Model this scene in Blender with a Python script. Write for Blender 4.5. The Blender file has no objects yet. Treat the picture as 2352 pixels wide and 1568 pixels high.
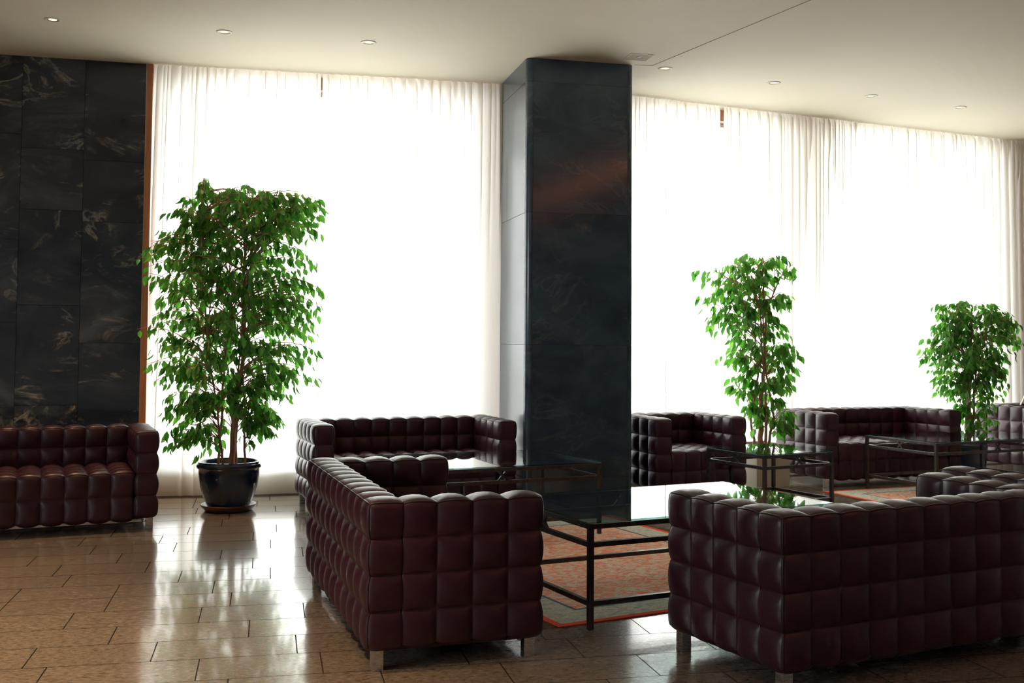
import bpy, bmesh, math, random
import numpy as np
from mathutils import Matrix, Vector

sc = bpy.context.scene
COL = sc.collection
PI = math.pi

# ------------------------------------------------------------------ camera, sky, lamps, exposure
CAM_F, CAM_PITCH, CAM_ROLL, CAM_H = 2474.55, 0.0436532, 0.0072312, 1.3781
cp, sp = math.cos(CAM_PITCH), math.sin(CAM_PITCH)
_r = Vector((1, 0, 0)); _f = Vector((0, cp, sp)); _u = Vector((0, -sp, cp))
cr, sr = math.cos(CAM_ROLL), math.sin(CAM_ROLL)
r2 = cr * _r + sr * _u; u2 = -sr * _r + cr * _u
cam = bpy.data.cameras.new('camera'); cam_o = bpy.data.objects.new('camera', cam); COL.objects.link(cam_o)
M = Matrix((r2, u2, -_f)).transposed().to_4x4(); M.translation = (0, 0, CAM_H)
cam_o.matrix_world = M
cam.sensor_fit = 'HORIZONTAL'; cam.sensor_width = 36; cam.lens = CAM_F / 2352 * 36
cam.shift_y = -110.8 / 2352
cam.clip_end = 300
sc.camera = cam_o

sc.view_settings.view_transform = 'Standard'
sc.view_settings.look = 'None'
sc.view_settings.gamma = 1
sc.view_settings.exposure = 0.52
sc.view_settings.use_curve_mapping = False

world = bpy.data.worlds.new('sky'); sc.world = world; world.use_nodes = True
wn = world.node_tree.nodes; wl = world.node_tree.links
bg = wn['Background']; bg.inputs['Color'].default_value = (0.91, 0.965, 1.0, 1); bg.inputs['Strength'].default_value = 8.0

def light(name, kind, loc, energy, color, rot=(0, 0, 0), **kw):
    l = bpy.data.lights.new(name, kind); l.energy = energy; l.color = color
    for k, v in kw.items(): setattr(l, k, v)
    o = bpy.data.objects.new(name, l); o.location = loc; o.rotation_euler = rot; COL.objects.link(o); return o

WARM = (1.0, 0.62, 0.33)
# warm spots added out of view: lobby fill and a browner floor at left
for i, (x, y, e) in enumerate([(-3.7, 4.8, 290), (-2.3, 4.1, 250), (-1.1, 3.1, 90), (1.5, -0.6, 50), (5.2, 0.2, 50), (-3.4, -2.6, 90), (2.6, -3.2, 60)]):
    light('added_warm_lamp', 'SPOT', (x, y, 3.70), e, WARM, spot_size=1.35, spot_blend=0.8, shadow_soft_size=0.12)

cy = sc.cycles
cy.use_denoising = True
try: cy.denoiser = 'OPENIMAGEDENOISE'
except Exception: pass
cy.max_bounces = 7; cy.diffuse_bounces = 4; cy.glossy_bounces = 4; cy.transmission_bounces = 6; cy.transparent_max_bounces = 16
cy.caustics_reflective = False; cy.caustics_refractive = False
cy.sample_clamp_indirect = 6; cy.blur_glossy = 0.5
cy.use_adaptive_sampling = True; cy.adaptive_threshold = 0.02

# ------------------------------------------------------------------ measurements of the room
HC = 3.77                                            # ceiling height
QL, PHL = (-3.162, 9.334), 0.205                     # left bay: line the curtains hang on
QR, PHR = (1.193, 10.422), 0.433                     # right bay
def on(q, ph, s, off=0.0):                           # a point s metres along a facade line, off metres outwards
    c, n = (math.cos(ph), math.sin(ph)), (-math.sin(ph), math.cos(ph))
    return (q[0] + s * c[0] + off * n[0], q[1] + s * c[1] + off * n[1])

# ------------------------------------------------------------------ node helpers
def mat(name):
    m = bpy.data.materials.new(name); m.use_nodes = True
    nt = m.node_tree; nt.nodes.clear(); out = nt.nodes.new('ShaderNodeOutputMaterial')
    return m, nt, out
def N(nt, t, **kw):
    n = nt.nodes.new('ShaderNode' + t)
    for k, v in kw.items():
        if k in n.inputs.keys(): n.inputs[k].default_value = v
        else: setattr(n, k, v)
    return n
def L(nt, a, b): nt.links.new(a, b)
def ramp(nt, fac, stops, interp='LINEAR'):
    n = nt.nodes.new('ShaderNodeValToRGB'); n.color_ramp.interpolation = interp
    e = n.color_ramp.elements
    while len(e) < len(stops): e.new(0.5)
    for i, (p, c) in enumerate(stops):
        e[i].position = p; e[i].color = c if len(c) == 4 else (*c, 1)
    L(nt, fac, n.inputs[0]); return n.outputs[0]
def pb(nt, out, **kw):
    n = N(nt, 'BsdfPrincipled')
    for k, v in kw.items():
        if isinstance(v, (int, float, tuple)): n.inputs[k].default_value = v
        else: L(nt, v, n.inputs[k])
    L(nt, n.outputs[0], out.inputs[0]); return n
def mix(nt, fac, a, b, mode='MIX'):
    n = nt.nodes.new('ShaderNodeMix'); n.data_type = 'RGBA'; n.blend_type = mode
    for i, v in ((0, fac), (6, a), (7, b)):
        if isinstance(v, (int, float)): n.inputs[i].default_value = v
        elif isinstance(v, tuple): n.inputs[i].default_value = v if len(v) == 4 else (*v, 1)
        else: L(nt, v, n.inputs[i])
    return n.outputs[2]
def math_(nt, op, a, b=None, c=None):
    n = nt.nodes.new('ShaderNodeMath'); n.operation = op
    for i, v in enumerate((a, b, c)):
        if v is None: continue
        if isinstance(v, (int, float)): n.inputs[i].default_value = v
        else: L(nt, v, n.inputs[i])
    return n.outputs[0]
def bump(nt, h, strength=0.2, dist=0.01, normal=None):
    n = N(nt, 'Bump'); n.inputs['Strength'].default_value = strength; n.inputs['Distance'].default_value = dist
    L(nt, h, n.inputs['Height']); return n.outputs[0]
def coords(nt, kind='Object', scale=(1, 1, 1), rot=(0, 0, 0), loc=(0, 0, 0)):
    t = N(nt, 'TexCoord'); m = N(nt, 'Mapping')
    m.inputs['Scale'].default_value = scale; m.inputs['Rotation'].default_value = rot; m.inputs['Location'].default_value = loc
    L(nt, t.outputs[kind], m.inputs[0]); return m.outputs[0]
def noise(nt, vec, scale, detail=4, rough=0.5, dist=0.0):
    n = N(nt, 'TexNoise'); n.inputs['Scale'].default_value = scale; n.inputs['Detail'].default_value = detail
    n.inputs['Roughness'].default_value = rough; n.inputs['Distortion'].default_value = dist
    L(nt, vec, n.inputs['Vector']); return n.outputs['Fac'], n.outputs['Color']

# ------------------------------------------------------------------ materials
def m_leather():
    m, nt, out = mat('leather')
    v = coords(nt)
    f, _ = noise(nt, v, 3.0, 3)
    col = ramp(nt, f, [(0.3, (0.031, 0.0050, 0.0135)), (0.7, (0.048, 0.0080, 0.020))])
    g, _ = noise(nt, v, 260, 3, 0.6)
    w, _ = noise(nt, v, 9, 4, 0.6, 1.2)
    b1 = bump(nt, g, 0.10, 0.002)
    b2 = N(nt, 'Bump'); b2.inputs['Strength'].default_value = 0.22; b2.inputs['Distance'].default_value = 0.012
    L(nt, w, b2.inputs['Height']); L(nt, b1, b2.inputs['Normal'])
    r = ramp(nt, w, [(0.3, (0.38,) * 3), (0.7, (0.50,) * 3)])
    pb(nt, out, **{'Base Color': col, 'Roughness': r, 'Normal': b2.outputs[0], 'Specular IOR Level': 0.42, 'Coat Weight': 0.22, 'Coat Roughness': 0.26})
    return m
def m_plain(name, col, rough=0.5, metal=0.0, spec=0.5, **kw):
    m, nt, out = mat(name)
    v = coords(nt); f, _ = noise(nt, v, 14, 3)
    c = mix(nt, f, tuple(x * 0.9 for x in col), tuple(min(1, x * 1.1) for x in col))
    pb(nt, out, **{'Base Color': c, 'Roughness': rough, 'Metallic': metal, 'Specular IOR Level': spec}, **kw)
    return m
def m_metal_frame():
    m, nt, out = mat('dark_bronze')
    v = coords(nt); f, _ = noise(nt, v, 30, 4)
    c = ramp(nt, f, [(0.3, (0.07, 0.06, 0.055)), (0.7, (0.12, 0.10, 0.09))])
    pb(nt, out, **{'Base Color': c, 'Roughness': 0.34, 'Metallic': 0.75})
    return m
def m_chrome():
    m, nt, out = mat('brushed_steel')
    v = coords(nt, scale=(1, 1, 30)); f, _ = noise(nt, v, 20, 2)
    r = ramp(nt, f, [(0.3, (0.22,) * 3), (0.7, (0.36,) * 3)])
    pb(nt, out, **{'Base Color': (0.72, 0.72, 0.72, 1), 'Roughness': r, 'Metallic': 1.0})
    return m
BASE = {'veined_marble': [(0.30, (0.008, 0.013, 0.023)), (0.5, (0.022, 0.031, 0.047)), (0.72, (0.075, 0.088, 0.108))],
        'column_marble': [(0.30, (0.024, 0.046, 0.072)), (0.5, (0.042, 0.074, 0.108)), (0.72, (0.064, 0.104, 0.142))]}
def m_marble(name, vein=1.0):
    m, nt, out = mat(name)
    geo = coords(nt)
    at = N(nt, 'Attribute'); at.attribute_name = 'slab'
    add = nt.nodes.new('ShaderNodeVectorMath'); add.operation = 'MULTIPLY_ADD'
    L(nt, at.outputs['Vector'], add.inputs[0]); add.inputs[1].default_value = (7, 5, 9); L(nt, geo, add.inputs[2])
    v = add.outputs[0]
    # veins lie obliquely and turn from slab to slab
    mp = N(nt, 'Mapping'); mp.inputs['Scale'].default_value = (1.0, 1.0, 2.0); mp.inputs['Rotation'].default_value = (0.3, 0.55, 0.2)
    L(nt, v, mp.inputs[0])
    f1, _ = noise(nt, mp.outputs[0], 0.9, 7, 0.62, 1.4)
    base = ramp(nt, f1, BASE[name])
    tone = mix(nt, at.outputs['Fac'], (0.72, 0.74, 0.78), (1.25, 1.24, 1.22))
    base = mix(nt, 1.0, base, tone, 'MULTIPLY')
    f2, _ = noise(nt, mp.outputs[0], 1.05, 8, 0.60, 1.8)
    ridge = math_(nt, 'ABSOLUTE', math_(nt, 'SUBTRACT', f2, 0.5))
    vn = ramp(nt, ridge, [(0.0, (1, 1, 1)), (0.006, (0.45,) * 3), (0.035, (0, 0, 0))])
    f3, _ = noise(nt, v, 1.5, 4, 0.6, 0.8)
    msk = ramp(nt, f3, [(0.48, (0, 0, 0)), (0.64, (1, 1, 1))])
    k = math_(nt, 'MULTIPLY', math_(nt, 'MULTIPLY', vn, msk), 0.75 * vein)
    c = mix(nt, k, base, (0.30, 0.28, 0.24))
    f4, _ = noise(nt, mp.outputs[0], 2.6, 8, 0.72, 2.6)
    bl = math_(nt, 'MULTIPLY', ramp(nt, f4, [(0.56, (0, 0, 0)), (0.70, (1, 1, 1))]), math_(nt, 'MULTIPLY', msk, 0.55 * vein))
    c = mix(nt, bl, c, (0.17, 0.165, 0.15))
    r = ramp(nt, f1, [(0.3, (0.12,) * 3), (0.7, (0.20,) * 3)])
    pb(nt, out, **{'Base Color': c, 'Roughness': r, 'Specular IOR Level': 0.6})
    return m
def m_floor():
    m, nt, out = mat('stone_floor')
    v = coords(nt, rot=(0, 0, -0.222))
    at = N(nt, 'Attribute'); at.attribute_name = 'slab'
    add = nt.nodes.new('ShaderNodeVectorMath'); add.operation = 'MULTIPLY_ADD'
    L(nt, at.outputs['Vector'], add.inputs[0]); add.inputs[1].default_value = (5, 5, 5); L(nt, v, add.inputs[2])
    mp = N(nt, 'Mapping'); mp.inputs['Scale'].default_value = (1, 1.9, 1); L(nt, add.outputs[0], mp.inputs[0])
    f, _ = noise(nt, mp.outputs[0], 34, 6, 0.72)
    c = ramp(nt, f, [(0.34, (0.120, 0.096, 0.076)), (0.46, (0.240, 0.200, 0.160)), (0.56, (0.300, 0.255, 0.205)), (0.68, (0.41, 0.36, 0.30))])
    f2, _ = noise(nt, mp.outputs[0], 60, 3, 0.6)
    c = mix(nt, ramp(nt, f2, [(0.60, (0, 0, 0)), (0.68, (0.6,) * 3)]), c, (0.07, 0.05, 0.04))
    f5, _ = noise(nt, v, 1.1, 3, 0.6)
    c = mix(nt, 1.0, c, mix(nt, f5, (0.85, 0.84, 0.83), (1.12, 1.12, 1.12)), 'MULTIPLY')
    tint = mix(nt, at.outputs['Fac'], (0.90, 0.90, 0.90), (1.08, 1.07, 1.06))
    c = mix(nt, 1.0, c, tint, 'MULTIPLY')
    h, _ = noise(nt, mp.outputs[0], 3.0, 2, 0.5)
    r = ramp(nt, f, [(0.35, (0.24,) * 3), (0.6, (0.15,) * 3)])
    pb(nt, out, **{'Base Color': c, 'Roughness': r, 'Specular IOR Level': 0.6, 'Normal': bump(nt, h, 0.10, 0.006), 'Coat Weight': 0.6, 'Coat Roughness': 0.07})
    return m
def m_paint(name, col, rough=0.7):
    m, nt, out = mat(name)
    v = coords(nt); f, _ = noise(nt, v, 1.2, 3)
    c = mix(nt, f, tuple(x * 0.97 for x in col), tuple(min(1, x * 1.02) for x in col))
    g, _ = noise(nt, v, 180, 2)
    pb(nt, out, **{'Base Color': c, 'Roughness': rough, 'Specular IOR Level': 0.25, 'Normal': bump(nt, g, 0.04, 0.002)})
    return m
def m_wood():
    m, nt, out = mat('brown_wood')
    v = coords(nt, scale=(6, 6, 0.6)); f, _ = noise(nt, v, 6, 5, 0.6, 0.8)
    c = ramp(nt, f, [(0.3, (0.34, 0.12, 0.045)), (0.7, (0.50, 0.20, 0.08))])
    pb(nt, out, **{'Base Color': c, 'Roughness': 0.42}); return m
def m_sheer():
    m, nt, out = mat('sheer_fabric')
    v = coords(nt, scale=(1, 1, 0.02)); f, _ = noise(nt, v, 130, 2)
    dif = N(nt, 'BsdfDiffuse'); dif.inputs['Color'].default_value = (0.93, 0.89, 0.79, 1)
    trl = N(nt, 'BsdfTranslucent'); trl.inputs['Color'].default_value = (0.97, 0.94, 0.87, 1)
    ms = N(nt, 'MixShader'); ms.inputs[0].default_value = 0.72; L(nt, dif.outputs[0], ms.inputs[1]); L(nt, trl.outputs[0], ms.inputs[2])
    tr = N(nt, 'BsdfTransparent'); tr.inputs['Color'].default_value = (1, 0.99, 0.97, 1)
    # threads cover more of the view the more the cloth turns edge-on
    lw = N(nt, 'LayerWeight'); lw.inputs['Blend'].default_value = 0.5
    cov = math_(nt, 'ADD', math_(nt, 'MULTIPLY_ADD', f, 0.06, 0.86), math_(nt, 'MULTIPLY', math_(nt, 'POWER', lw.outputs['Facing'], 2.0), 0.12))
    mx = N(nt, 'MixShader'); L(nt, cov, mx.inputs[0]); L(nt, tr.outputs[0], mx.inputs[1]); L(nt, ms.outputs[0], mx.inputs[2])
    L(nt, mx.outputs[0], out.inputs[0]); return m
def m_glass(name, tint, ior=1.5, rough=0.0):
    m, nt, out = mat(name)
    # Schlick reflectance, the same from either side of the sheet
    lw = N(nt, 'LayerWeight'); lw.inputs['Blend'].default_value = 0.5; r0 = ((ior - 1) / (ior + 1)) ** 2
    fr = math_(nt, 'MULTIPLY_ADD', math_(nt, 'POWER', lw.outputs['Facing'], 5.0), 1 - r0, r0)
    tr = N(nt, 'BsdfTransparent'); tr.inputs['Color'].default_value = (*tint, 1)
    gl = N(nt, 'BsdfGlossy'); gl.inputs['Roughness'].default_value = rough; gl.inputs['Color'].default_value = (1, 1, 1, 1)
    mx = N(nt, 'MixShader'); L(nt, fr, mx.inputs[0]); L(nt, tr.outputs[0], mx.inputs[1]); L(nt, gl.outputs[0], mx.inputs[2])
    L(nt, mx.outputs[0], out.inputs[0]); return m
def m_leaf(name, a, b):
    m, nt, out = mat(name)
    at = N(nt, 'Attribute'); at.attribute_name = 'slab'
    c = mix(nt, at.outputs['Fac'], a, b)
    p = N(nt, 'BsdfPrincipled'); L(nt, c, p.inputs['Base Color']); p.inputs['Roughness'].default_value = 0.38; p.inputs['Specular IOR Level'].default_value = 0.5
    t = N(nt, 'BsdfTranslucent'); L(nt, mix(nt, 1.0, c, (1.7, 2.3, 0.9), 'MULTIPLY'), t.inputs['Color'])
    mx = N(nt, 'MixShader'); mx.inputs[0].default_value = 0.5; L(nt, p.outputs[0], mx.inputs[1]); L(nt, t.outputs[0], mx.inputs[2])
    L(nt, mx.outputs[0], out.inputs[0]); return m
def m_bark():
    m, nt, out = mat('bark')
    v = coords(nt, scale=(1, 1, 0.3)); f, _ = noise(nt, v, 60, 4)
    c = ramp(nt, f, [(0.3, (0.30, 0.14, 0.085)), (0.7, (0.52, 0.29, 0.18))])
    pb(nt, out, **{'Base Color': c, 'Roughness': 0.7, 'Normal': bump(nt, f, 0.4, 0.004)}); return m
def m_glaze(name, c0, c1):
    m, nt, out = mat(name)
    v = coords(nt); f, _ = noise(nt, v, 5, 3)
    c = ramp(nt, f, [(0.3, c0), (0.7, c1)])
    pb(nt, out, **{'Base Color': c, 'Roughness': 0.12, 'Coat Weight': 0.6, 'Coat Roughness': 0.05}); return m
def m_rug(W, D, name):
    m, nt, out = mat(name)
    t = N(nt, 'TexCoord'); s = N(nt, 'SeparateXYZ'); L(nt, t.outputs['Object'], s.inputs[0])
    x, y = s.outputs[0], s.outputs[1]
    ex = math_(nt, 'SUBTRACT', W / 2, math_(nt, 'ABSOLUTE', math_(nt, 'SUBTRACT', x, W / 2)))
    ey = math_(nt, 'SUBTRACT', D / 2, math_(nt, 'ABSOLUTE', math_(nt, 'SUBTRACT', y, D / 2)))
    e = math_(nt, 'MINIMUM', ex, ey)
    mp = N(nt, 'Mapping'); mp.inputs['Scale'].default_value = (1, 1.6, 1); L(nt, t.outputs['Object'], mp.inputs[0])
    vo = N(nt, 'TexVoronoi'); vo.inputs['Scale'].default_value = 7; L(nt, mp.outputs[0], vo.inputs['Vector'])
    f, _ = noise(nt, mp.outputs[0], 9, 6, 0.68, 2.2)
    f2, _ = noise(nt, mp.outputs[0], 24, 4, 0.6, 1.4)
    field = ramp(nt, f, [(0.34, (0.88, 0.24, 0.13)), (0.49, (0.90, 0.42, 0.29)), (0.525, (0.86, 0.62, 0.48)), (0.61, (0.86, 0.78, 0.66)), (0.66, (0.88, 0.34, 0.22))])
    ring = math_(nt, 'ABSOLUTE', math_(nt, 'SUBTRACT', vo.outputs['Distance'], 0.33))
    field = mix(nt, ramp(nt, ring, [(0.0, (0.75,) * 3), (0.05, (0, 0, 0))]), field, (0.70, 0.62, 0.50))
    field = mix(nt, ramp(nt, f2, [(0.62, (0, 0, 0)), (0.66, (0.8,) * 3)]), field, (0.16, 0.24, 0.28))
    bord = ramp(nt, f, [(0.38, (0.32, 0.42, 0.44)), (0.46, (0.56, 0.60, 0.56)), (0.56, (0.78, 0.73, 0.60)), (0.66, (0.30, 0.36, 0.36))])
    bord = mix(nt, ramp(nt, f2, [(0.60, (0, 0, 0)), (0.65, (0.8,) * 3)]), bord, (0.62, 0.20, 0.12))
    c = mix(nt, math_(nt, 'GREATER_THAN', e, 0.25), bord, field)
    line = math_(nt, 'LESS_THAN', math_(nt, 'ABSOLUTE', math_(nt, 'SUBTRACT', e, 0.25)), 0.010)
    c = mix(nt, line, c, (0.13, 0.19, 0.22))
    line2 = math_(nt, 'LESS_THAN', math_(nt, 'ABSOLUTE', math_(nt, 'SUBTRACT', e, 0.075)), 0.008)
    c = mix(nt, line2, c, (0.60, 0.54, 0.42))
    c = mix(nt, math_(nt, 'LESS_THAN', e, 0.042), c, (0.85, 0.11, 0.06))
    g, _ = noise(nt, t.outputs['Object'], 320, 2)
    pb(nt, out, **{'Base Color': c, 'Roughness': 0.95, 'Specular IOR Level': 0.1, 'Normal': bump(nt, g, 0.5, 0.004)})
    return m
def m_emit(name, col, s):
    m, nt, out = mat(name)
    e = N(nt, 'Emission'); e.inputs['Color'].default_value = (*col, 1); e.inputs['Strength'].default_value = s
    L(nt, e.outputs[0], out.inputs[0]); return m
def m_soil():
    m, nt, out = mat('pebble_soil')
    v = coords(nt); f, _ = noise(nt, v, 45, 3)
    c = ramp(nt, f, [(0.35, (0.10, 0.07, 0.05)), (0.65, (0.45, 0.38, 0.30))])
    pb(nt, out, **{'Base Color': c, 'Roughness': 0.9, 'Normal': bump(nt, f, 0.8, 0.01)}); return m

LEATHER = m_leather(); PIPING = m_plain('leather_piping', (0.018, 0.005, 0.008), 0.4)
STEEL = m_chrome(); BRONZE = m_metal_frame()
MARBLE = m_marble('veined_marble', 1.9); MARBLE2 = m_marble('column_marble', 0.35)
FLOOR = m_floor(); GROUT = m_plain('grout', (0.035, 0.03, 0.026), 0.9, 0, 0.1)
CEIL = m_paint('ceiling_paint', (0.90, 0.82, 0.67)); WALLP = m_paint('wall_paint', (0.42, 0.43, 0.45))
BEIGE = m_paint('beige_board', (0.62, 0.57, 0.49), 0.55); WOOD = m_wood(); SHEER = m_sheer()
PANE = m_glass('window_glass', (0.97, 0.98, 0.98), 1.45); TGLASS = m_glass('table_glass', (0.66, 0.74, 0.74), 1.62)
GEDGE = m_glass('glass_edge', (0.35, 0.60, 0.55), 1.5, 0.1)
LEAF = m_leaf('fig_leaf', (0.045, 0.15, 0.035), (0.14, 0.29, 0.07)); BARK = m_bark()
POT1 = m_glaze('navy_glaze', (0.010, 0.022, 0.055), (0.016, 0.036, 0.080)); POT3 = m_glaze('blue_glaze', (0.008, 0.040, 0.10), (0.012, 0.060, 0.15))
TERRA = m_plain('brown_saucer', (0.11, 0.045, 0.032), 0.35); SOIL = m_soil()
WHITE = m_paint('white_enamel', (0.75, 0.73, 0.68), 0.4); GRILLE = m_plain('grille', (0.62, 0.56, 0.46), 0.8, 0, 0.1)
BULB = m_emit('warm_lens', (1.0, 0.78, 0.42), 1.5); REFL = m_plain('lamp_reflector', (0.62, 0.50, 0.28), 0.35, 0.3)
FRAME = m_plain('window_frame_paint', (0.55, 0.50, 0.42), 0.5)
PAVE = m_paint('paving', (0.74, 0.74, 0.72), 0.8); FRINGE = m_plain('fringe_thread', (0.46, 0.37, 0.27), 0.9)

# ------------------------------------------------------------------ object helpers
class MB:
    """collects vertices and faces of one mesh"""
    def __init__(s): s.v = []; s.f = []; s.m = []
    def add(s, vs, fs, mi=0):
        b = len(s.v); s.v += [tuple(map(float, p)) for p in vs]; s.f += [tuple(i + b for i in f) for f in fs]; s.m += [mi] * len(fs)
    def box(s, lo, hi, mi=0, rz=0.0, at=(0, 0, 0)):
        x0, y0, z0 = lo; x1, y1, z1 = hi; c, n = math.cos(rz), math.sin(rz)
        vs = [(x, y, z) for z in (z0, z1) for x, y in ((x0, y0), (x1, y0), (x1, y1), (x0, y1))]
        vs = [(at[0] + x * c - y * n, at[1] + x * n + y * c, at[2] + z) for x, y, z in vs]
        s.add(vs, [(3, 2, 1, 0), (4, 5, 6, 7), (0, 1, 5, 4), (1, 2, 6, 5), (2, 3, 7, 6), (3, 0, 4, 7)], mi)
    def bar(s, a, b, w, h=None, mi=0):
        a, b = Vector(a), Vector(b); d = (b - a).normalized(); h = h or w
        up = Vector((0, 0, 1)) if abs(d.z) < 0.95 else Vector((0, 1, 0))
        x = d.cross(up).normalized(); y = x.cross(d)
        vs = [p + sx * x * w / 2 + sy * y * h / 2 for p in (a, b) for sx, sy in ((-1, -1), (1, -1), (1, 1), (-1, 1))]
        s.add(vs, [(0, 1, 2, 3), (7, 6, 5, 4), (0, 4, 5, 1), (1, 5, 6, 2), (2, 6, 7, 3), (3, 7, 4, 0)], mi)
    def tube(s, pts, rad, n=6, mi=0, cap=True):
        pts = [Vector(p) for p in pts]; rad = rad if isinstance(rad, (list, tuple)) else [rad] * len(pts)
        vs = []; ref = None
        for i, p in enumerate(pts):
            d = (pts[min(i + 1, len(pts) - 1)] - pts[max(i - 1, 0)]); d = d.normalized() if d.length > 1e-9 else Vector((0, 0, 1))
            if ref is None: ref = Vector((1, 0, 0)) if abs(d.x) < 0.8 else Vector((0, 1, 0))
            x = (ref - d * ref.dot(d)).normalized(); ref = x; y = d.cross(x)
            for k in range(n):
                a = 2 * PI * k / n; vs.append(p + rad[i] * (math.cos(a) * x + math.sin(a) * y))
        fs = [(i * n + k, i * n + (k + 1) % n, (i + 1) * n + (k + 1) % n, (i + 1) * n + k) for i in range(len(pts) - 1) for k in range(n)]
        if cap: fs += [tuple(range(n))[::-1], tuple((len(pts) - 1) * n + k for k in range(n))]
        s.add(vs, fs, mi)
    def lathe(s, prof, n=48, mi=0, at=(0, 0, 0)):
        vs = [(at[0] + r * math.cos(2 * PI * k / n), at[1] + r * math.sin(2 * PI * k / n), at[2] + z) for r, z in prof for k in range(n)]
        fs = [(i * n + k, i * n + (k + 1) % n, (i + 1) * n + (k + 1) % n, (i + 1) * n + k) for i in range(len(prof) - 1) for k in range(n)]
        s.add(vs, fs, mi)
    def build(s, name, mats, parent=None, smooth=False, slab=None, bevel=0.0, merge=0.0, angle=None):
        me = bpy.data.meshes.new(name); me.from_pydata(s.v, [], s.f)
        mats = mats if isinstance(mats, (list, tuple)) else [mats]
        for m in mats: me.materials.append(m)
        if len(mats) > 1: me.polygons.foreach_set('material_index', s.m)
        if slab is not None:
            a = me.attributes.new('slab', 'FLOAT_COLOR', 'CORNER')
            arr = np.zeros((len(me.loops), 4), 'f'); arr[:, 3] = 1
            k = 0
            for f, c in zip(s.f, slab):
                arr[k:k + len(f), :3] = c; k += len(f)
            a.data.foreach_set('color', arr.ravel())
        if merge > 0 or bevel > 0:
            bm = bmesh.new(); bm.from_mesh(me)
            if merge > 0: bmesh.ops.remove_doubles(bm, verts=bm.verts, dist=merge)
            if bevel > 0:
                bmesh.ops.bevel(bm, geom=[e for e in bm.edges if e.calc_face_angle(0) > 0.6], offset=bevel, segments=2, affect='EDGES', profile=0.7)
            bmesh.ops.recalc_face_normals(bm, faces=bm.faces)
            bm.to_mesh(me); bm.free()
        if smooth: me.polygons.foreach_set('use_smooth', [True] * len(me.polygons))
        me.update()
        o = bpy.data.objects.new(name, me); COL.objects.link(o)
        if parent is not None: o.parent = parent
        return o

def empty(name, loc=(0, 0, 0), rz=0.0):
    o = bpy.data.objects.new(name, None); o.location = loc; o.rotation_euler = (0, 0, rz); o.empty_display_size = 0.2
    COL.objects.link(o); return o
def tag(o, label=None, cat=None, group=None, kind=None):
    if label: o['label'] = label
    if cat: o['category'] = cat
    if group: o['group'] = group
    if kind: o['kind'] = kind
    return o
def struct(o): o['kind'] = 'structure'; return o
def copy_tree(o, parent=None):
    c = o.copy(); COL.objects.link(c); c.parent = parent
    for ch in list(o.children): copy_tree(ch, c)
    return c

# ------------------------------------------------------------------ floor of stone tiles
def build_floor():
    t = 0.222; ct, st = math.cos(t), math.sin(t); P = 0.30635; V0 = 4.877
    known = {-1: [-0.265], 0: [-0.467], 1: [-0.680, -0.066], 2: [-0.923, -0.308, 0.2], 3: [-0.170], 4: [-0.784, -0.273], 5: [-0.475, 0.035],
             6: [-0.685, -0.070], 7: [-0.271], 8: [-0.576], 10: [-0.533]}
    rnd = random.Random(5); mb = MB(); slab = []
    def inside(x, y):
        if y < -4.8 or x < -7.9 or x > 9.9: return False
        bl = on(QL, PHL, 0, 0.30); br = on(QR, PHR, 0, 0.30)
        dl = -(x - bl[0]) * math.sin(PHL) + (y - bl[1]) * math.cos(PHL)
        dr = -(x - br[0]) * math.sin(PHR) + (y - br[1]) * math.cos(PHR)
        return (dl < 0 if x < 0.9 else dr < 0)
    for n in range(-38, 40):
        v0 = V0 + n * P; v1 = v0 + P
        ks = known.get(n, [rnd.uniform(-0.3, 0.3)])
        us = list(ks); u = ks[-1]; alt = n % 2
        while u < 14: u += (0.614, 0.510)[alt]; alt ^= 1; us.append(u)
        u = ks[0]; alt = (n + 1) % 2
        while u > -12: u -= (0.614, 0.510)[alt]; alt ^= 1; us.insert(0, u)
        for a, b in zip(us, us[1:]):
            cu, cv = (a + b) / 2, (v0 + v1) / 2
            if not inside(cu * ct - cv * st, cu * st + cv * ct): continue
            g = 0.0026; q = [(a + g, v0 + g), (b - g, v0 + g), (b - g, v1 - g), (a + g, v1 - g)]
            tx, ty = rnd.uniform(-1, 1) * 0.0006, rnd.uniform(-1, 1) * 0.0004
            mb.add([(p * ct - r * st, p * st + r * ct, (p - cu) * tx + (r - cv) * ty) for p, r in q], [(0, 1, 2, 3)])
            c = (rnd.random(),) * 3; slab.append((rnd.random(), rnd.random(), rnd.random()))
    mb.add([(-8, -5, -0.004), (10, -5, -0.004), (10, 14.6, -0.004), (-8, 8.6, -0.004)], [(0, 1, 2, 3)], 1); slab.append((0, 0, 0))
    mb.m = [0] * (len(mb.f) - 1) + [1]
    struct(mb.build('floor', [FLOOR, GROUT], slab=slab))
build_floor()

# ceiling slab following the facade
def build_ceiling():
    pl0 = on(QL, PHL, -5.2, 0.42); pc = on(QR, PHR, -0.45, 0.45); pr = on(QR, PHR, 10.5, 0.42)
    ring = [(-8.2, -5.2), (10.6, -5.2), (10.6, pr[1]), pr, pc, pl0, (-8.2, pl0[1])]
    mb = MB(); n = len(ring)
    mb.add([(x, y, z) for z in (HC, HC + 0.2) for x, y in ring], [tuple(range(n))[::-1], tuple(range(n, 2 * n))] + [(i, (i + 1) % n, n + (i + 1) % n, n + i) for i in range(n)])
    struct(mb.build('ceiling', CEIL))
    # fine joint in the plaster next to the column
    t = MB()
    for a, b in (((1.05, 9.24), (1.205, 9.262)), ((1.205, 9.262), (4.4, 2.55))):
        t.bar((*a, HC - 0.0008), (*b, HC - 0.0008), 0.006, 0.0016)
    struct(t.build('trim_1', m_plain('joint_shadow_gap', (0.22, 0.19, 0.15), 0.9)))
build_ceiling()

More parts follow.
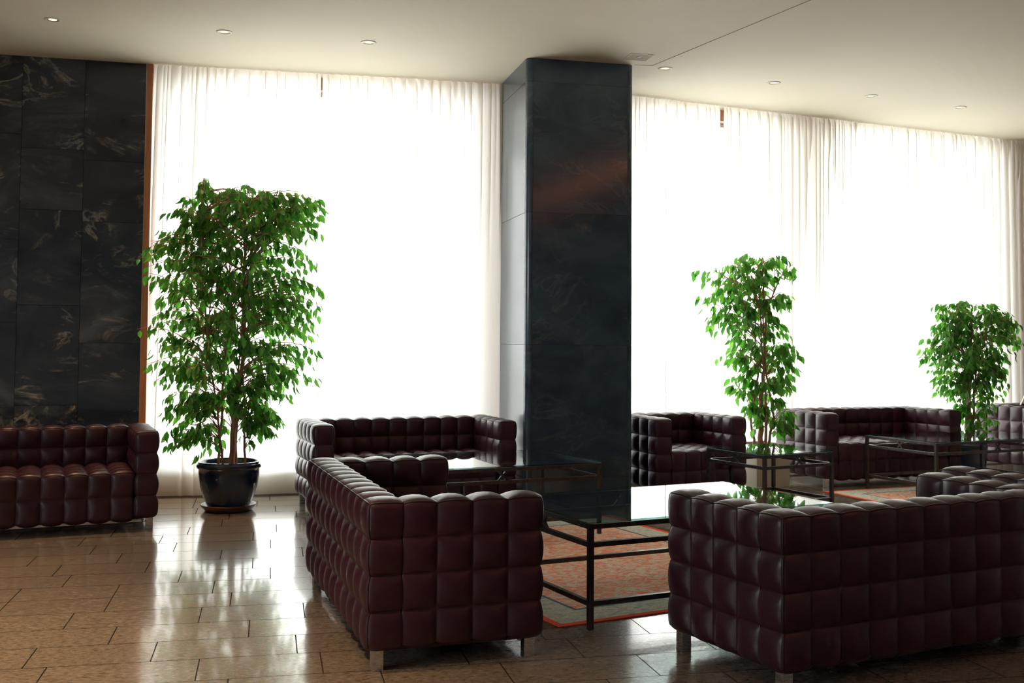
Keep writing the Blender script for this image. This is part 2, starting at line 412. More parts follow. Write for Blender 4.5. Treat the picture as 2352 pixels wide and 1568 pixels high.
# ------------------------------------------------------------------ facade walls with windows
Z_SILL, Z_HEAD, OFF = 0.245, 3.655, 0.26
PB = -0.165                                           # the low boxing under the windows stands forward of the glass
def facade(q, ph, s0, s1, openings, name, ws):
    mb = MB(); T = 0.16
    def seg(a, b, z0, z1, mi=0, o0=0.0, o1=T):
        mb.box((a, OFF + o0, z0), (b, OFF + o1, z1), mi, rz=ph, at=(q[0], q[1], 0))
    seg(s0, s1, 0.035, Z_SILL, 1, PB); seg(s0, s1, -0.004, 0.035, 2, PB + 0.03)  # second box: dark strip for the black shadow gap under the boxing
    seg(s0, s1, Z_HEAD, HC, 0, -0.10)
    xs = [s0] + [v for o in openings for v in o] + [s1]
    for a, b in zip(xs[::2], xs[1::2]):
        if b - a > 0.005: seg(a, b, Z_SILL, Z_HEAD, 0)
    struct(mb.build(name, [WOOD, BEIGE, BRONZE]))
    for i, (a, b) in enumerate(openings):
        root = struct(empty('window_%d' % (ws + i), (*on(q, ph, a, OFF), Z_SILL), ph)); w = b - a; h = Z_HEAD - Z_SILL
        f = MB(); k = 0.035
        f.box((0, 0.03, 0), (w, 0.11, k)); f.box((0, 0.03, h - k), (w, 0.11, h)); f.box((0, 0.03, k), (k, 0.11, h - k)); f.box((w - k, 0.03, k), (w, 0.11, h - k))
        f.build('window_frame', FRAME, root)
        p = MB(); p.box((k, 0.066, k), (w - k, 0.074, h - k)); p.build('window_pane', PANE, root)
# positions along each facade line, measured on the wall plane behind the curtains
facade(QL, PHL, -5.0, 3.40, [(0.02, 0.295), (0.375, 2.62), (2.71, 2.965)], 'wall_back', 1)
facade(QR, PHR, -0.42, 10.2, [(-0.02, 1.96), (2.14, 2.30), (2.50, 5.05)], 'wall_right', 4)

# other sides of the lobby
def plain_wall(name, a, b, m, T=0.15):
    d = math.atan2(b[1] - a[1], b[0] - a[0]); mb = MB(); mb.box((0, -T, 0), (math.dist(a, b), 0, HC), rz=d, at=(*a, 0)); struct(mb.build(name, m))
def fill_window_wall():  # the high window is added, unseen, to throw cool fill from the left
    y0, y1, z0, z1 = -4.2, 1.4, 1.95, 3.2; x = -8.0; mb = MB()
    mb.box((x - 0.15, -5.0, 0), (x, 9.5, z0)); mb.box((x - 0.15, -5.0, z1), (x, 9.5, HC)); mb.box((x - 0.15, -5.0, z0), (x, y0, z1)); mb.box((x - 0.15, y1, z0), (x, 9.5, z1))
    struct(mb.build('wall_left', WALLP))
    root = struct(empty('window_7', (x - 0.07, y0, z0))); w = y1 - y0; h = z1 - z0; f = MB()
    f.box((-0.03, 0, 0), (0.03, w, 0.05)); f.box((-0.03, 0, h - 0.05), (0.03, w, h))
    for k in range(6): f.box((-0.03, k * (w - 0.05) / 5, 0.05), (0.03, k * (w - 0.05) / 5 + 0.05, h - 0.05))
    f.build('window_frame', FRAME, root); p = MB(); p.box((-0.004, 0.03, 0.03), (0.004, w - 0.03, h - 0.03)); p.build('window_pane', PANE, root)
    o = light('window_portal', 'AREA', (x - 0.2, (y0 + y1) / 2, (z0 + z1) / 2), 1, (1, 1, 1), (PI / 2, 0, -PI / 2), shape='RECTANGLE', size=w, size_y=h)
    o.rotation_euler = (PI / 2, 0, -PI / 2); o.data.cycles.is_portal = True
fill_window_wall()
plain_wall('wall_front', (-8.0, -5.0), (10.0, -5.0), WALLP)
plain_wall('wall_side', (10.0, -5.0), (10.0, 15.0), WALLP)

# ------------------------------------------------------------------ marble wall and column
MPH = 0.24
def build_marble_wall():
    root = struct(empty('wall_marble', (-3.205, 9.327, 0), MPH))
    cols = [(0.0, -0.502, [0.30, 1.33, 2.37, 2.90]), (-0.502, -1.002, [0.80, 1.647, 2.46, 2.985]), (-1.002, -1.52, [0.5, 1.5, 2.2, 3.1]),
            (-1.52, -2.05, [0.7, 1.8, 2.6]), (-2.05, -2.6, [0.4, 1.4, 2.5, 3.2]), (-2.6, -3.15, [0.9, 1.9, 2.8]), (-3.15, -3.75, [0.5, 1.5, 2.6]), (-3.75, -4.6, [0.8, 1.9, 2.9])]
    rnd = random.Random(2); mb = MB(); slab = []; g = 0.0015
    for a, b, zs in cols:
        zz = [0.0] + zs + [HC]
        for z0, z1 in zip(zz, zz[1:]):
            o = rnd.uniform(-0.0008, 0.0008)
            mb.box((b + g, -0.001 + o, z0 + g), (a - g, 0.03, z1 - g)); c = (rnd.random(), rnd.random(), rnd.random()); slab += [c] * 6
    mb.build('marble_slabs', MARBLE, root, slab=slab)
    bk = MB(); bk.box((-4.7, 0.03, 0), (-0.004, 0.16, HC)); bk.build('wall_core', GROUT, root)
    tr = MB(); tr.box((-0.004, -0.004, 0), (0.004, 0.03, HC)); tr.build('edge_strip', STEEL, root)
build_marble_wall()

def build_column():
    W_, D_, R_ = 0.955, 1.0, 0.055
    root = struct(empty('wall_column', (0.115, 9.02, 0), 0.235))
    rnd = random.Random(8); mb = MB(); slab = []; zs = [0.0, 0.23, 1.343, 2.457, 3.57, HC]
    # outline: front, right, back, left with rounded corners
    def arc(cx, cy, a0): return [(cx + R_ * math.cos(a0 + k * PI / 12), cy + R_ * math.sin(a0 + k * PI / 12)) for k in range(7)]
    corners = [arc(R_, R_, PI), arc(W_ - R_, R_, 1.5 * PI), arc(W_ - R_, D_ - R_, 0), arc(R_, D_ - R_, 0.5 * PI)]
    g = 0.0016
    for z0, z1 in zip(zs, zs[1:]):
        za, zb = z0 + g, z1 - g
        for i in range(4):
            c = corners[i]; nx = corners[(i + 1) % 4]
            col = (rnd.random(), rnd.random(), rnd.random())
            a, b = Vector(c[-1]), Vector(nx[0]); d = (b - a).normalized() * g; a += d; b -= d
            mb.add([(a.x, a.y, za), (b.x, b.y, za), (b.x, b.y, zb), (a.x, a.y, zb)], [(0, 1, 2, 3)]); slab.append(col)
            c2 = (rnd.random(), rnd.random(), rnd.random())
            for p, q_ in zip(c, c[1:]):
                mb.add([(*p, za), (*q_, za), (*q_, zb), (*p, zb)], [(0, 1, 2, 3)]); slab.append(c2)
    mb.build('marble_cladding', MARBLE2, root, slab=slab, merge=1e-5, smooth=False)
    k = MB(); e = 0.004
    ring = [(x + (e if x < W_ / 2 else -e), y + (e if y < D_ / 2 else -e)) for c in corners for x, y in c]; n = len(ring)
    k.add([(x, y, z) for z in (0, HC) for x, y in ring], [(i, (i + 1) % n, n + (i + 1) % n, n + i) for i in range(n)] + [tuple(range(n))[::-1], tuple(range(n, 2 * n))])
    k.build('column_core', GROUT, root)
build_column()

# unseen slab added outside over the windows to darken the curtain tops
def shade_slab():
    for i, (q, ph, a, b) in enumerate(((QL, PHL, -5.0, 3.1), (QR, PHR, 0.95, 10.4))):
        m = MB(); m.box((a, OFF + 0.20, 3.80), (b, OFF + 4.0, 4.00), rz=ph, at=(*q, 0)); struct(m.build('trim_%d' % (2 + i), PAVE))
shade_slab()

# wooden jamb between the marble wall and the curtain
jb = MB(); jb.box((-0.045, -0.005, 0), (0.008, 0.05, HC), rz=PHL, at=(*QL, 0)); struct(jb.build('trim_4', WOOD))
# glowing strip added out of view to put an orange reflection on the column
st_ = MB(); st_.bar((4.75, -0.3, HC - 0.012), (3.85, 4.9, HC - 0.012), 0.14, 0.02); struct(st_.build('trim_5', m_emit('warm_strip', (1.0, 0.36, 0.16), 4.5)))

# paving outside the windows
og = MB(); og.add([(-60, 9.0, -0.12), (60, 9.0, -0.12), (60, 90, -0.12), (-60, 90, -0.12)], [(0, 1, 2, 3)])
og = og.build('ground_outside', PAVE); struct(og)

# light portals: where the sky enters
for q, ph, a, b in ((QL, PHL, 0.0, 2.97), (QR, PHR, -0.02, 5.05)):
    p = on(q, ph, (a + b) / 2, OFF + 0.22)
    o = light('window_portal', 'AREA', (*p, (Z_SILL + Z_HEAD) / 2), 1, (1, 1, 1), (PI / 2, 0, ph), shape='RECTANGLE', size=b - a, size_y=Z_HEAD - Z_SILL)
    o.rotation_euler = (-PI / 2, 0, ph)
    o.data.cycles.is_portal = True

# ------------------------------------------------------------------ sheer curtains
def curtain(q, ph, sa, sb, seed, label, dense=(0.0, 0.0), skew=(0.0, 0.0), marks=(), off=0.0):
    rnd = random.Random(seed); Wd = sb - sa; step = 0.0065; nc = int(Wd / step) + 1
    zs = [HC - 0.003, HC - 0.012, HC - 0.03, HC - 0.06, HC - 0.09, HC - 0.13, HC - 0.18, HC - 0.25, HC - 0.35, HC - 0.5, HC - 0.7, HC - 1.0, HC - 1.3, HC - 1.65, HC - 2.0, HC - 2.35, HC - 2.7, HC - 3.0, HC - 3.3, HC - 3.55, 0.10, 0.012]
    t = np.linspace(0, Wd, nc); folds = []
    x = 0.0
    while x < Wd:                                       # irregular folds, tight where the cloth is bunched at a panel end
        e = min((x) / 0.35, (Wd - x) / 0.35, 1.0)
        dn = dense[0] if x < Wd / 2 else dense[1]
        gap = rnd.uniform(0.035, 0.15) * (1 - 0.72 * (1 - e) * min(1, dn))
        x += gap
        folds.append((x, rnd.uniform(0.010, 0.022), rnd.uniform(0.018, 0.042), rnd.choice([0.5, 0.9, 1.5, 2.4, 3.9]), rnd.uniform(-0.02, 0.02)))
    for mk, wd in marks: folds.append((mk, wd, 0.045, 3.9, rnd.uniform(-0.02, 0.02)))
    gp = [(rnd.uniform(55, 150), rnd.uniform(0, 6.28), rnd.uniform(0.3, 1)) for _ in range(7)]
    lp = [(rnd.uniform(4, 16), rnd.uniform(0, 6.28), rnd.uniform(0.3, 1)) for _ in range(5)]
    V = []
    for z in zs:
        d = HC - z; k = min(1, d / 3.7)
        g = sum(a * np.sin(f * t + p + 1.2 * np.sin(0.13 * f * t)) for f, p, a in gp) * 0.0065 * math.exp(-(d / 0.16) ** 1.5)
        lo = sum(a * np.sin(f * t + p) for f, p, a in lp) * 0.010 * (0.15 + 0.85 * k)
        y = g + lo; xx = t.copy()
        for c, w, dep, life, dr in folds:
            am = min(1, d / 0.10 + 0.35) * max(0.0, 1 - max(0, (d - life * 0.55) / (life * 0.45 + 1e-6))) if life < 3.8 else min(1, d / 0.10 + 0.35)
            if am <= 0: continue
            ww = w * (0.7 + 0.8 * k); uu = (t - c - dr * k) / ww; ex = np.exp(-uu * uu)
            y = y - dep * am * ex; xx = xx - 1.15 * ww * am * uu * ex * 1.35
        xx = xx + skew[0] * k * (1 - t / Wd) + skew[1] * k * (t / Wd)
        V.append((xx, y, np.full(nc, z)))
    mb = MB(); nr = len(zs)
    P = [(a + sa, b + off, c) for row in V for a, b, c in zip(*row)]
    mb.v = [(q[0] + a * math.cos(ph) - b * math.sin(ph), q[1] + a * math.sin(ph) + b * math.cos(ph), c) for a, b, c in P]
    mb.f = [(r * nc + c, r * nc + c + 1, (r + 1) * nc + c + 1, (r + 1) * nc + c) for r in range(nr - 1) for c in range(nc - 1)]; mb.m = [0] * len(mb.f)
    o = mb.build('sheer_curtain', SHEER, smooth=True)
    tag(o, label, 'curtain', 'sheer curtains along the window wall')
curtain(QL, PHL, 0.015, 1.455, 11, 'sheer white curtain behind the tall potted fig, beside the marble wall', (0.9, 0.2), (-0.055, 0.0), ((0.12, 0.02),))
curtain(QL, PHL, 1.470, 3.135, 12, 'sheer white curtain between the tall fig and the dark marble column', (0.5, 1.0), (0.0, 0.0), ((0.62, 0.014), (0.86, 0.012)))
curtain(QR, PHR, -0.10, 1.000, 13, 'sheer white curtain just right of the marble column, behind the armchair', (0.8, 1.0), (0, 0.01), ((0.42, 0.014),))
curtain(QR, PHR, 1.040, 2.395, 14, 'sheer white curtain behind the fig in the beige planter', (0.5, 1.0), (0.0, -0.02), ((0.55, 0.015),))
curtain(QR, PHR, 2.400, 4.145, 15, 'sheer white curtain over the bright window between the two right-hand figs', (1.0, 0.4), (-0.02, 0.0))
curtain(QR, PHR, 4.165, 7.2, 16, 'thickly gathered sheer curtain at the far right, behind the fig in the blue pot', (1.0, 1.0), (0, 0), tuple((0.35 + 0.13 * i, 0.028) for i in range(9)))

# ------------------------------------------------------------------ tufted leather sofas
SS = [-1, -0.95, -0.85, -0.66, -0.35, 0.0, 0.35, 0.66, 0.85, 0.95, 1]
def axis_samples(lo, hi, n):
    w = (hi - lo) / n; out = [lo]
    for i in range(n):
        out += [lo + w * (i + (s + 1) / 2) for s in SS[1:]]
    return np.array(out)
def gfun(p, lo, hi, n, e0, e1):
    w = (hi - lo) / n; s = (p - lo) / w; i = np.clip(np.floor(s), 0, n - 1); s = 2 * (s - i) - 1; s = np.clip(s, -1, 1)
    g = (1 - np.abs(s) ** 2.3) ** 0.82
    g = np.where((i == 0) & (s < 0), e0 + (1 - e0) * g, g); g = np.where((i == n - 1) & (s > 0), e1 + (1 - e1) * g, g)
    return g
class Cushion:
    def __init__(s, lo, hi, n, B=0.026, r=0.018, ends=((.5, .5), (.5, .5), (.5, .5))):
        s.lo, s.hi, s.n, s.B, s.r, s.e = np.array(lo, float), np.array(hi, float), n, B, r, ends
    def deform(s, P):
        P = np.asarray(P, float); q = np.clip(P, s.lo + s.r, s.hi - s.r); d = P - q
        ln = np.linalg.norm(d, axis=1, keepdims=True); d = d / np.maximum(ln, 1e-9); G = np.ones(len(P))
        for k in range(3):
            g = gfun(P[:, k], s.lo[k], s.hi[k], s.n[k], *s.e[k]); G *= g * (1 - d[:, k] ** 2) + d[:, k] ** 2
        return q + d * (s.r + s.B * (G - 0.4))[:, None]
    def mesh(s, mb, skip=()):
        ax = [axis_samples(s.lo[k], s.hi[k], s.n[k]) for k in range(3)]
        for k in range(3):
            a, b = [(1, 2), (2, 0), (0, 1)][k]
            for side in (0, 1):
                if (k, side) in skip: continue
                A, Bx = np.meshgrid(ax[a], ax[b], indexing='ij'); P = np.zeros((A.size, 3))
                P[:, a] = A.ravel(); P[:, b] = Bx.ravel(); P[:, k] = s.hi[k] if side else s.lo[k]
                V = s.deform(P); na, nb = A.shape
                f = [(i * nb + j, (i + 1) * nb + j, (i + 1) * nb + j + 1, i * nb + j + 1) for i in range(na - 1) for j in range(nb - 1)]
                if not side: f = [t[::-1] for t in f]
                mb.add(V, f)
    def edge(s, mb, ax, c1, c2, rad=0.0046):
        """piping along the edge parallel to ax; c1, c2 pick lo/hi on the other two axes"""
        t = axis_samples(s.lo[ax], s.hi[ax], s.n[ax]); o = [k for k in range(3) if k != ax]; P = np.zeros((len(t), 3))
        P[:, ax] = t; P[:, o[0]] = (s.lo, s.hi)[c1][o[0]]; P[:, o[1]] = (s.lo, s.hi)[c2][o[1]]
        V = s.deform(P); mb.tube([tuple(v) for v in V], rad, 6)
ZB, ZT, ZS, AW = 0.092, 0.698, 0.415, 0.155
def make_sofa(name, Ln, Dp, n):
    """local frame: back along x at y=0, seat opens towards +y"""
    root = empty(name); ni = n - 2
    def piece(nm, c, skip, pipes, seams):
        mb = MB(); c.mesh(mb, skip); o = mb.build(nm, LEATHER, root, smooth=True, merge=2e-5)
        pm = MB()
        for p in pipes: c.edge(pm, *p)
        pm.build('piping', PIPING, o, smooth=True)
    ah = Cushion((0, 0, ZB), (Ln, AW, ZT), (n, 1, 4))
    piece('backrest', ah, (), [(0, 0, 1), (0, 1, 1), (1, 0, 1), (1, 1, 1), (2, 0, 0), (2, 1, 0), (0, 0, 0)], 0)
    for x0 in (0, Ln - AW):
        a = Cushion((x0, AW - 0.016, ZB), (x0 + AW, Dp, ZT), (1, 4, 4), ends=((.5, .5), (0, .5), (.5, .5)))
        piece('armrest', a, ((1, 0),), [(1, 0, 1), (1, 1, 1), (0, 1, 1), (2, 0, 1), (2, 1, 1)], 0)
    st = Cushion((AW + 0.006, AW + 0.01, ZB - 0.022), (Ln - AW - 0.006, Dp - 0.004, ZS), (ni, 4, 2), B=0.030, r=0.022)
    piece('seat', st, ((1, 0),), [(0, 1, 1)], 0)
    b = MB(); z = 0.068
    b.box((0.10, Dp - 0.075, z - 0.016), (Ln - 0.10, Dp - 0.060, z + 0.002))
    b.box((0.10, 0.060, z + 0.004), (Ln - 0.10, 0.075, z + 0.012))
    b.box((0.03, 0.03, z + 0.012), (Ln - 0.03, Dp - 0.03, ZB), 1)
    b.build('base_frame', [STEEL, PIPING], root)
    for x in (0.048, Ln - 0.048):
        for y in (0.052, Dp - 0.052):
            l = MB(); l.box((x - 0.024, y - 0.024, 0.0), (x + 0.024, y + 0.024, ZB + 0.004))
            l.build('leg', STEEL, root, bevel=0.003)
    return root
def put(o, x, y, rz, label, cat, group=None, z=0.0):
    o.location = (x, y, z); o.rotation_euler = (0, 0, rz); tag(o, label, cat, group); return o
DP = 0.775
sofa = make_sofa('sofa', 1.70, DP, 11)
def fl(px, py, rz, Ln, D):    # from the front-left corner as seen by the camera (sofa facing the camera) to the local origin
    c, s = math.cos(rz), math.sin(rz)
    return (px + Ln * c - D * s, py + Ln * s + D * c, rz + PI)
GS = 'tufted oxblood leather sofas'
put(sofa, 1.062, 4.235, 0.462, 'large dark leather sofa nearest the camera at lower right, its back to us', 'sofa', GS)
sA = copy_tree(sofa); a_ = 0.332
put(sA, -0.592 - 1.69 * math.sin(a_), 4.514 + 1.69 * math.cos(a_), a_ - PI / 2, 'dark leather sofa in the centre foreground, its arm end towards us', 'sofa', GS)
sG = copy_tree(sofa); x, y, r = fl(-1.535, 8.445, 0.375, 1.70, DP)
put(sG, x, y, r, 'leather sofa against the curtain left of the marble column, facing us', 'sofa', GS)
sI = copy_tree(sofa); x, y, r = fl(2.985, 10.27, 0.40, 1.70, DP)
put(sI, x, y, r, 'leather sofa under the right-hand windows between the two smaller figs', 'sofa', GS)
sF = copy_tree(sofa); c_, s_ = math.cos(0.42), math.sin(0.42); fx, fy = -2.548, 7.83
put(sF, fx - DP * s_, fy + DP * c_, 0.42 + PI, 'reddish leather sofa at the left edge in front of the black marble wall', 'sofa', GS)
sK = copy_tree(sofa); c_, s_ = math.cos(0.462), math.sin(0.462); kx, ky = 2.345, 5.915
put(sK, kx + DP * s_, ky - DP * c_, 0.462, 'leather sofa at the right edge standing arm to arm with the nearest sofa', 'sofa', GS)
sJ = copy_tree(sofa); x, y, r = fl(5.51, 11.40, 0.40, 1.70, DP)
put(sJ, x, y, r, 'pinkish lit leather sofa at the far right edge beside the blue pot', 'sofa', GS)
arm = make_sofa('armchair', 0.93, DP, 6); x, y, r = fl(1.262, 9.385, 0.40, 0.93, DP)
put(arm, x, y, r, 'tufted leather armchair just right of the marble column, facing us', 'armchair')

# ------------------------------------------------------------------ glass tables
def make_table(name, Wd, D, H=0.500):
    root = empty(name); b = 0.024
    def rails(z, nm, inset=0.0):
        m = MB()
        m.box((b, 0, z - b), (Wd - b, b, z)); m.box((b, D - b, z - b), (Wd - b, D, z)); m.box((0, b, z - b), (b, D - b, z)); m.box((Wd - b, b, z - b), (Wd, D - b, z))
        m.build(nm, BRONZE, root, bevel=0.0015)
    rails(H - 0.002, 'top_frame'); rails(0.412, 'upper_rail'); rails(0.135, 'lower_rail')
    for x in (0, Wd - b - 0.002):
        for y in (0, D - b - 0.002):
            l = MB(); l.box((x, y, 0), (x + b + 0.002, y + b + 0.002, H - 0.001)); l.build('leg', BRONZE, root, bevel=0.0015)
    h0, h1 = 0.412, H - b
    for (cx, cy, dx, dy) in ((Wd / 2, b / 2, 1, 0), (Wd / 2, D - b / 2, 1, 0), (b / 2, D / 2, 0, 1), (Wd - b / 2, D / 2, 0, 1)):
        m = MB()
        for s in (-1, 1): m.bar((cx - s * dx * 0.035, cy - s * dy * 0.035, h0 - 0.004), (cx + s * dx * 0.035, cy + s * dy * 0.035, h1 + 0.004), 0.016)
        m.build('cross_brace', BRONZE, root)
    g = MB(); g.box((0.003, 0.003, H - 0.001), (Wd - 0.003, D - 0.003, H + 0.008)); g.m = [0, 0, 1, 1, 1, 1]
    g.build('glass_top', [TGLASS, GEDGE], root)
    return root
GT = 'long glass coffee tables with dark metal frames'
t1 = make_table('glass_coffee_table', 1.53, 0.965)
put(t1, 0.377, 5.167, 0.462, 'long glass coffee table on the red rug between the two nearest sofas', 'table', GT, z=0.0075)
t0 = copy_tree(t1); put(t0, 0.650 - 1.53 * math.cos(0.42), 7.743 - 1.53 * math.sin(0.42), 0.42, 'long glass coffee table in front of the marble column and the sofa by the curtain', 'table', GT, z=0.0075)
t3 = make_table('glass_coffee_table', 1.53, 0.86); put(t3, 3.715, 9.46, 0.44, 'long glass coffee table at the right in front of the blue pot', 'table', GT, z=0.0075)
t2 = make_table('glass_side_table', 0.735, 0.70); put(t2, 1.964, 8.387, 0.505, 'small square glass side table in front of the beige planter', 'table')

# ------------------------------------------------------------------ rugs
def make_rug(Wd, D, x, y, rz, label):
    root = empty('rug'); nx, ny = 60, 44; mb = MB(); h = 0.006
    P = [(Wd * i / nx, D * j / ny, h + 0.0006 * math.sin(i * 1.3) * math.cos(j * 1.7)) for i in range(nx + 1) for j in range(ny + 1)]
    mb.add(P, [(i * (ny + 1) + j, (i + 1) * (ny + 1) + j, (i + 1) * (ny + 1) + j + 1, i * (ny + 1) + j + 1) for i in range(nx) for j in range(ny)])
    mb.add([(0, 0, 0.0002), (Wd, 0, 0.0002), (Wd, D, 0.0002), (0, D, 0.0002), (0, 0, h), (Wd, 0, h), (Wd, D, h), (0, D, h)], [(3, 2, 1, 0), (0, 1, 5, 4), (1, 2, 6, 5), (2, 3, 7, 6), (3, 0, 4, 7)])
    mb.build('pile', m_rug(Wd, D, 'persian_rug_%d' % int(Wd * 100)), root)
    rnd = random.Random(3); f = MB()
    for sx, x0 in ((-1, 0), (1, Wd)):
        v = 0.0
        while v < D:
            v += rnd.uniform(0.010, 0.018); ln = rnd.uniform(0.05, 0.09); dv = rnd.uniform(-0.02, 0.02)
            f.tube([(x0, v, 0.004), (x0 + sx * ln * 0.5, v + dv * 0.3, 0.003), (x0 + sx * ln, v + dv, 0.002)], 0.0018, 3)
    tag(f.build('fringe', FRINGE, root), kind='stuff')
    put(root, x, y, rz, label, 'rug')
make_rug(2.05, 2.68, 0.235, 5.235, 0.50, 'orange red oriental rug with pale blue border under the nearest glass table')
c_, s_ = math.cos(0.40), math.sin(0.40)
make_rug(2.60, 1.75, 2.889 + 1.75 * s_, 10.02 - 1.75 * c_, 0.40, 'pale oriental rug with thin orange edge lying under the right-hand glass table')

# ------------------------------------------------------------------ weeping figs
def leaf(mb, slab, p, d, side, ln, wd, c):
    d = d.normalized(); n = d.cross(side).normalized(); s = n.cross(d).normalized()
    mid = [(0.0, 0.0), (0.30, 0.0), (0.62, -0.02), (1.0, -0.14)]; ws = [0, 0.50, 0.40, 0]
    V = []
    for (a, h) in mid: V.append(p + d * ln * a + n * ln * h)
    for sg in (-1, 1):
        for i in (1, 2): V.append(p + d * ln * mid[i][0] + n * (ln * mid[i][1] + wd * 0.16) + s * sg * wd * ws[i])
    mb.add(V, [(0, 1, 4), (1, 2, 5, 4), (2, 3, 5), (0, 6, 1), (1, 6, 7, 2), (2, 7, 3)]); slab.extend([c] * 6)
def fig_tree(name, base, ztop_soil, env, stems, n_twigs, leaves_per, seed, depth=0.75, lsize=0.078, dmax=0.62, lean=0.0, bare=0.0):
    """env: list of (z, xmin, xmax) relative to the trunk; stems: list of stem polylines (x,y,z)"""
    rnd = random.Random(seed); wood = MB(); fol = MB(); slab = []
    stem_pts = []
    for st, r0, r1 in stems:
        pts = []; st = [Vector(p) for p in st]
        for a, b in zip(st, st[1:]):
            for k in range(6): pts.append(a.lerp(b, k / 6) + Vector((rnd.gauss(0, 0.004), rnd.gauss(0, 0.004), 0)))
        pts.append(st[-1]); m = len(pts)
        wood.tube(pts, [r0 + (r1 - r0) * i / (m - 1) for i in range(m)], 7); stem_pts += pts
    zs = [e[0] for e in env]
    def bounds(z):
        for a, b in zip(env, env[1:]):
            if a[0] <= z <= b[0]:
                t = (z - a[0]) / (b[0] - a[0]); return a[1] + (b[1] - a[1]) * t, a[2] + (b[2] - a[2]) * t
        return env[-1][1:]
    k = 0; areas = [(b[0] - a[0]) * (a[2] - a[1] + b[2] - b[1]) for a, b in zip(env, env[1:])]
    while k < n_twigs:
        i = rnd.choices(range(len(areas)), areas)[0]; z = rnd.uniform(env[i][0], env[i + 1][0]); x0, x1 = bounds(z)
        x = rnd.uniform(x0, x1); hw = (x1 - x0) / 2; cx = (x0 + x1) / 2
        ry = min(dmax, hw * depth) * math.sqrt(max(0.05, 1 - ((x - cx) / max(hw, 0.01)) ** 2)); y = rnd.uniform(-ry, ry) + lean
        tip = Vector((x, y, z)); k += 1
        cands = [s for s in stem_pts if s.z < z + 0.12]
        if not cands: cands = stem_pts[:3]
        src = min(rnd.sample(cands, min(len(cands), 10)), key=lambda s: (s - tip).length + 0.25 * abs(s.z - (z - 0.12)))
        L_ = (tip - src).length; top = src.lerp(tip, 0.55) + Vector((0, 0, 0.10 + 0.16 * L_))
        pts = []; m = max(5, int(L_ / 0.06))
        for j in range(m + 1):
            t = j / m; pts.append(src * (1 - t) ** 2 + top * 2 * t * (1 - t) + tip * t * t)
        r0 = 0.0032 + 0.0035 * min(1, L_)
        wood.tube(pts, [r0 * (1 - 0.75 * j / m) for j in range(m + 1)], 4, cap=False)
        nl = rnd.randint(leaves_per - 2, leaves_per + 2); start = max(0.0, 1 - 0.50 / max(L_, 0.5)); start = max(start, 0.35)
        for j in range(nl):
            t = start + (1 - start) * (j + rnd.random()) / nl; p = src * (1 - t) ** 2 + top * 2 * t * (1 - t) + tip * t * t
            if p.z < bare and abs(p.x) < 0.15 and rnd.random() < 0.85: continue
            tg = ((top - src) * (1 - t) + (tip - top) * t).normalized()
            a = rnd.uniform(0, 2 * PI); out = Vector((math.cos(a), math.sin(a), 0)); d = (out * rnd.uniform(0.2, 0.8) + tg * 0.35 + Vector((0, 0, -rnd.uniform(0.6, 1.5)))).normalized()
            sd = Vector((rnd.gauss(0, 1), rnd.gauss(0, 1), rnd.gauss(0, 0.25))); sd = (sd - d * sd.dot(d)).normalized()
            pet = p + d * 0.012 + out * 0.01; ln = lsize * rnd.uniform(0.7, 1.2)
            c = rnd.random(); c = c * c if rnd.random() < 0.7 else c
            leaf(fol, slab, pet, d, sd, ln, ln * rnd.uniform(0.42, 0.54), (c, c, c))
    return wood, fol, slab
def px2(cx, dist, rows, y0, mpp):     # outline rows given as (height, left, right) in metres already scaled
    return rows
def soil_disc(r, z):
    m = MB(); rnd = random.Random(4); n = 32; V = [(0, 0, z)]
    for k in range(3):
        for j in range(n): a = 2 * PI * j / n; rr = r * (k + 1) / 3; V.append((rr * math.cos(a), rr * math.sin(a), z + rnd.uniform(-0.008, 0.01)))
    F = [(0, 1 + j, 1 + (j + 1) % n) for j in range(n)] + [(1 + k * n + j, 1 + (k + 1) * n + j, 1 + (k + 1) * n + (j + 1) % n, 1 + k * n + (j + 1) % n) for k in range(2) for j in range(n)]
    m.add(V, F); return m
def pot_profile(rt, rb, h, t=0.018):
    return [(0.0, 0.012), (rb * 0.9, 0.0), (rb, 0.01), (rb * 1.0, 0.02), (rb + (rt - rb) * 0.35, h * 0.22), (rb + (rt - rb) * 0.66, h * 0.50), (rb + (rt - rb) * 0.80, h * 0.75), (rt * 0.925, h * 0.845),
            (rt * 0.98, h * 0.865), (rt, h * 0.90), (rt, h * 0.93), (rt * 0.975, h * 0.955), (rt * 0.955, h * 0.965), (rt * 0.955, h * 0.99), (rt * 0.94, h), (rt * 0.90, h), (rt * 0.88, h * 0.97), (rt * 0.86, h * 0.80), (rt * 0.80, h * 0.60)]

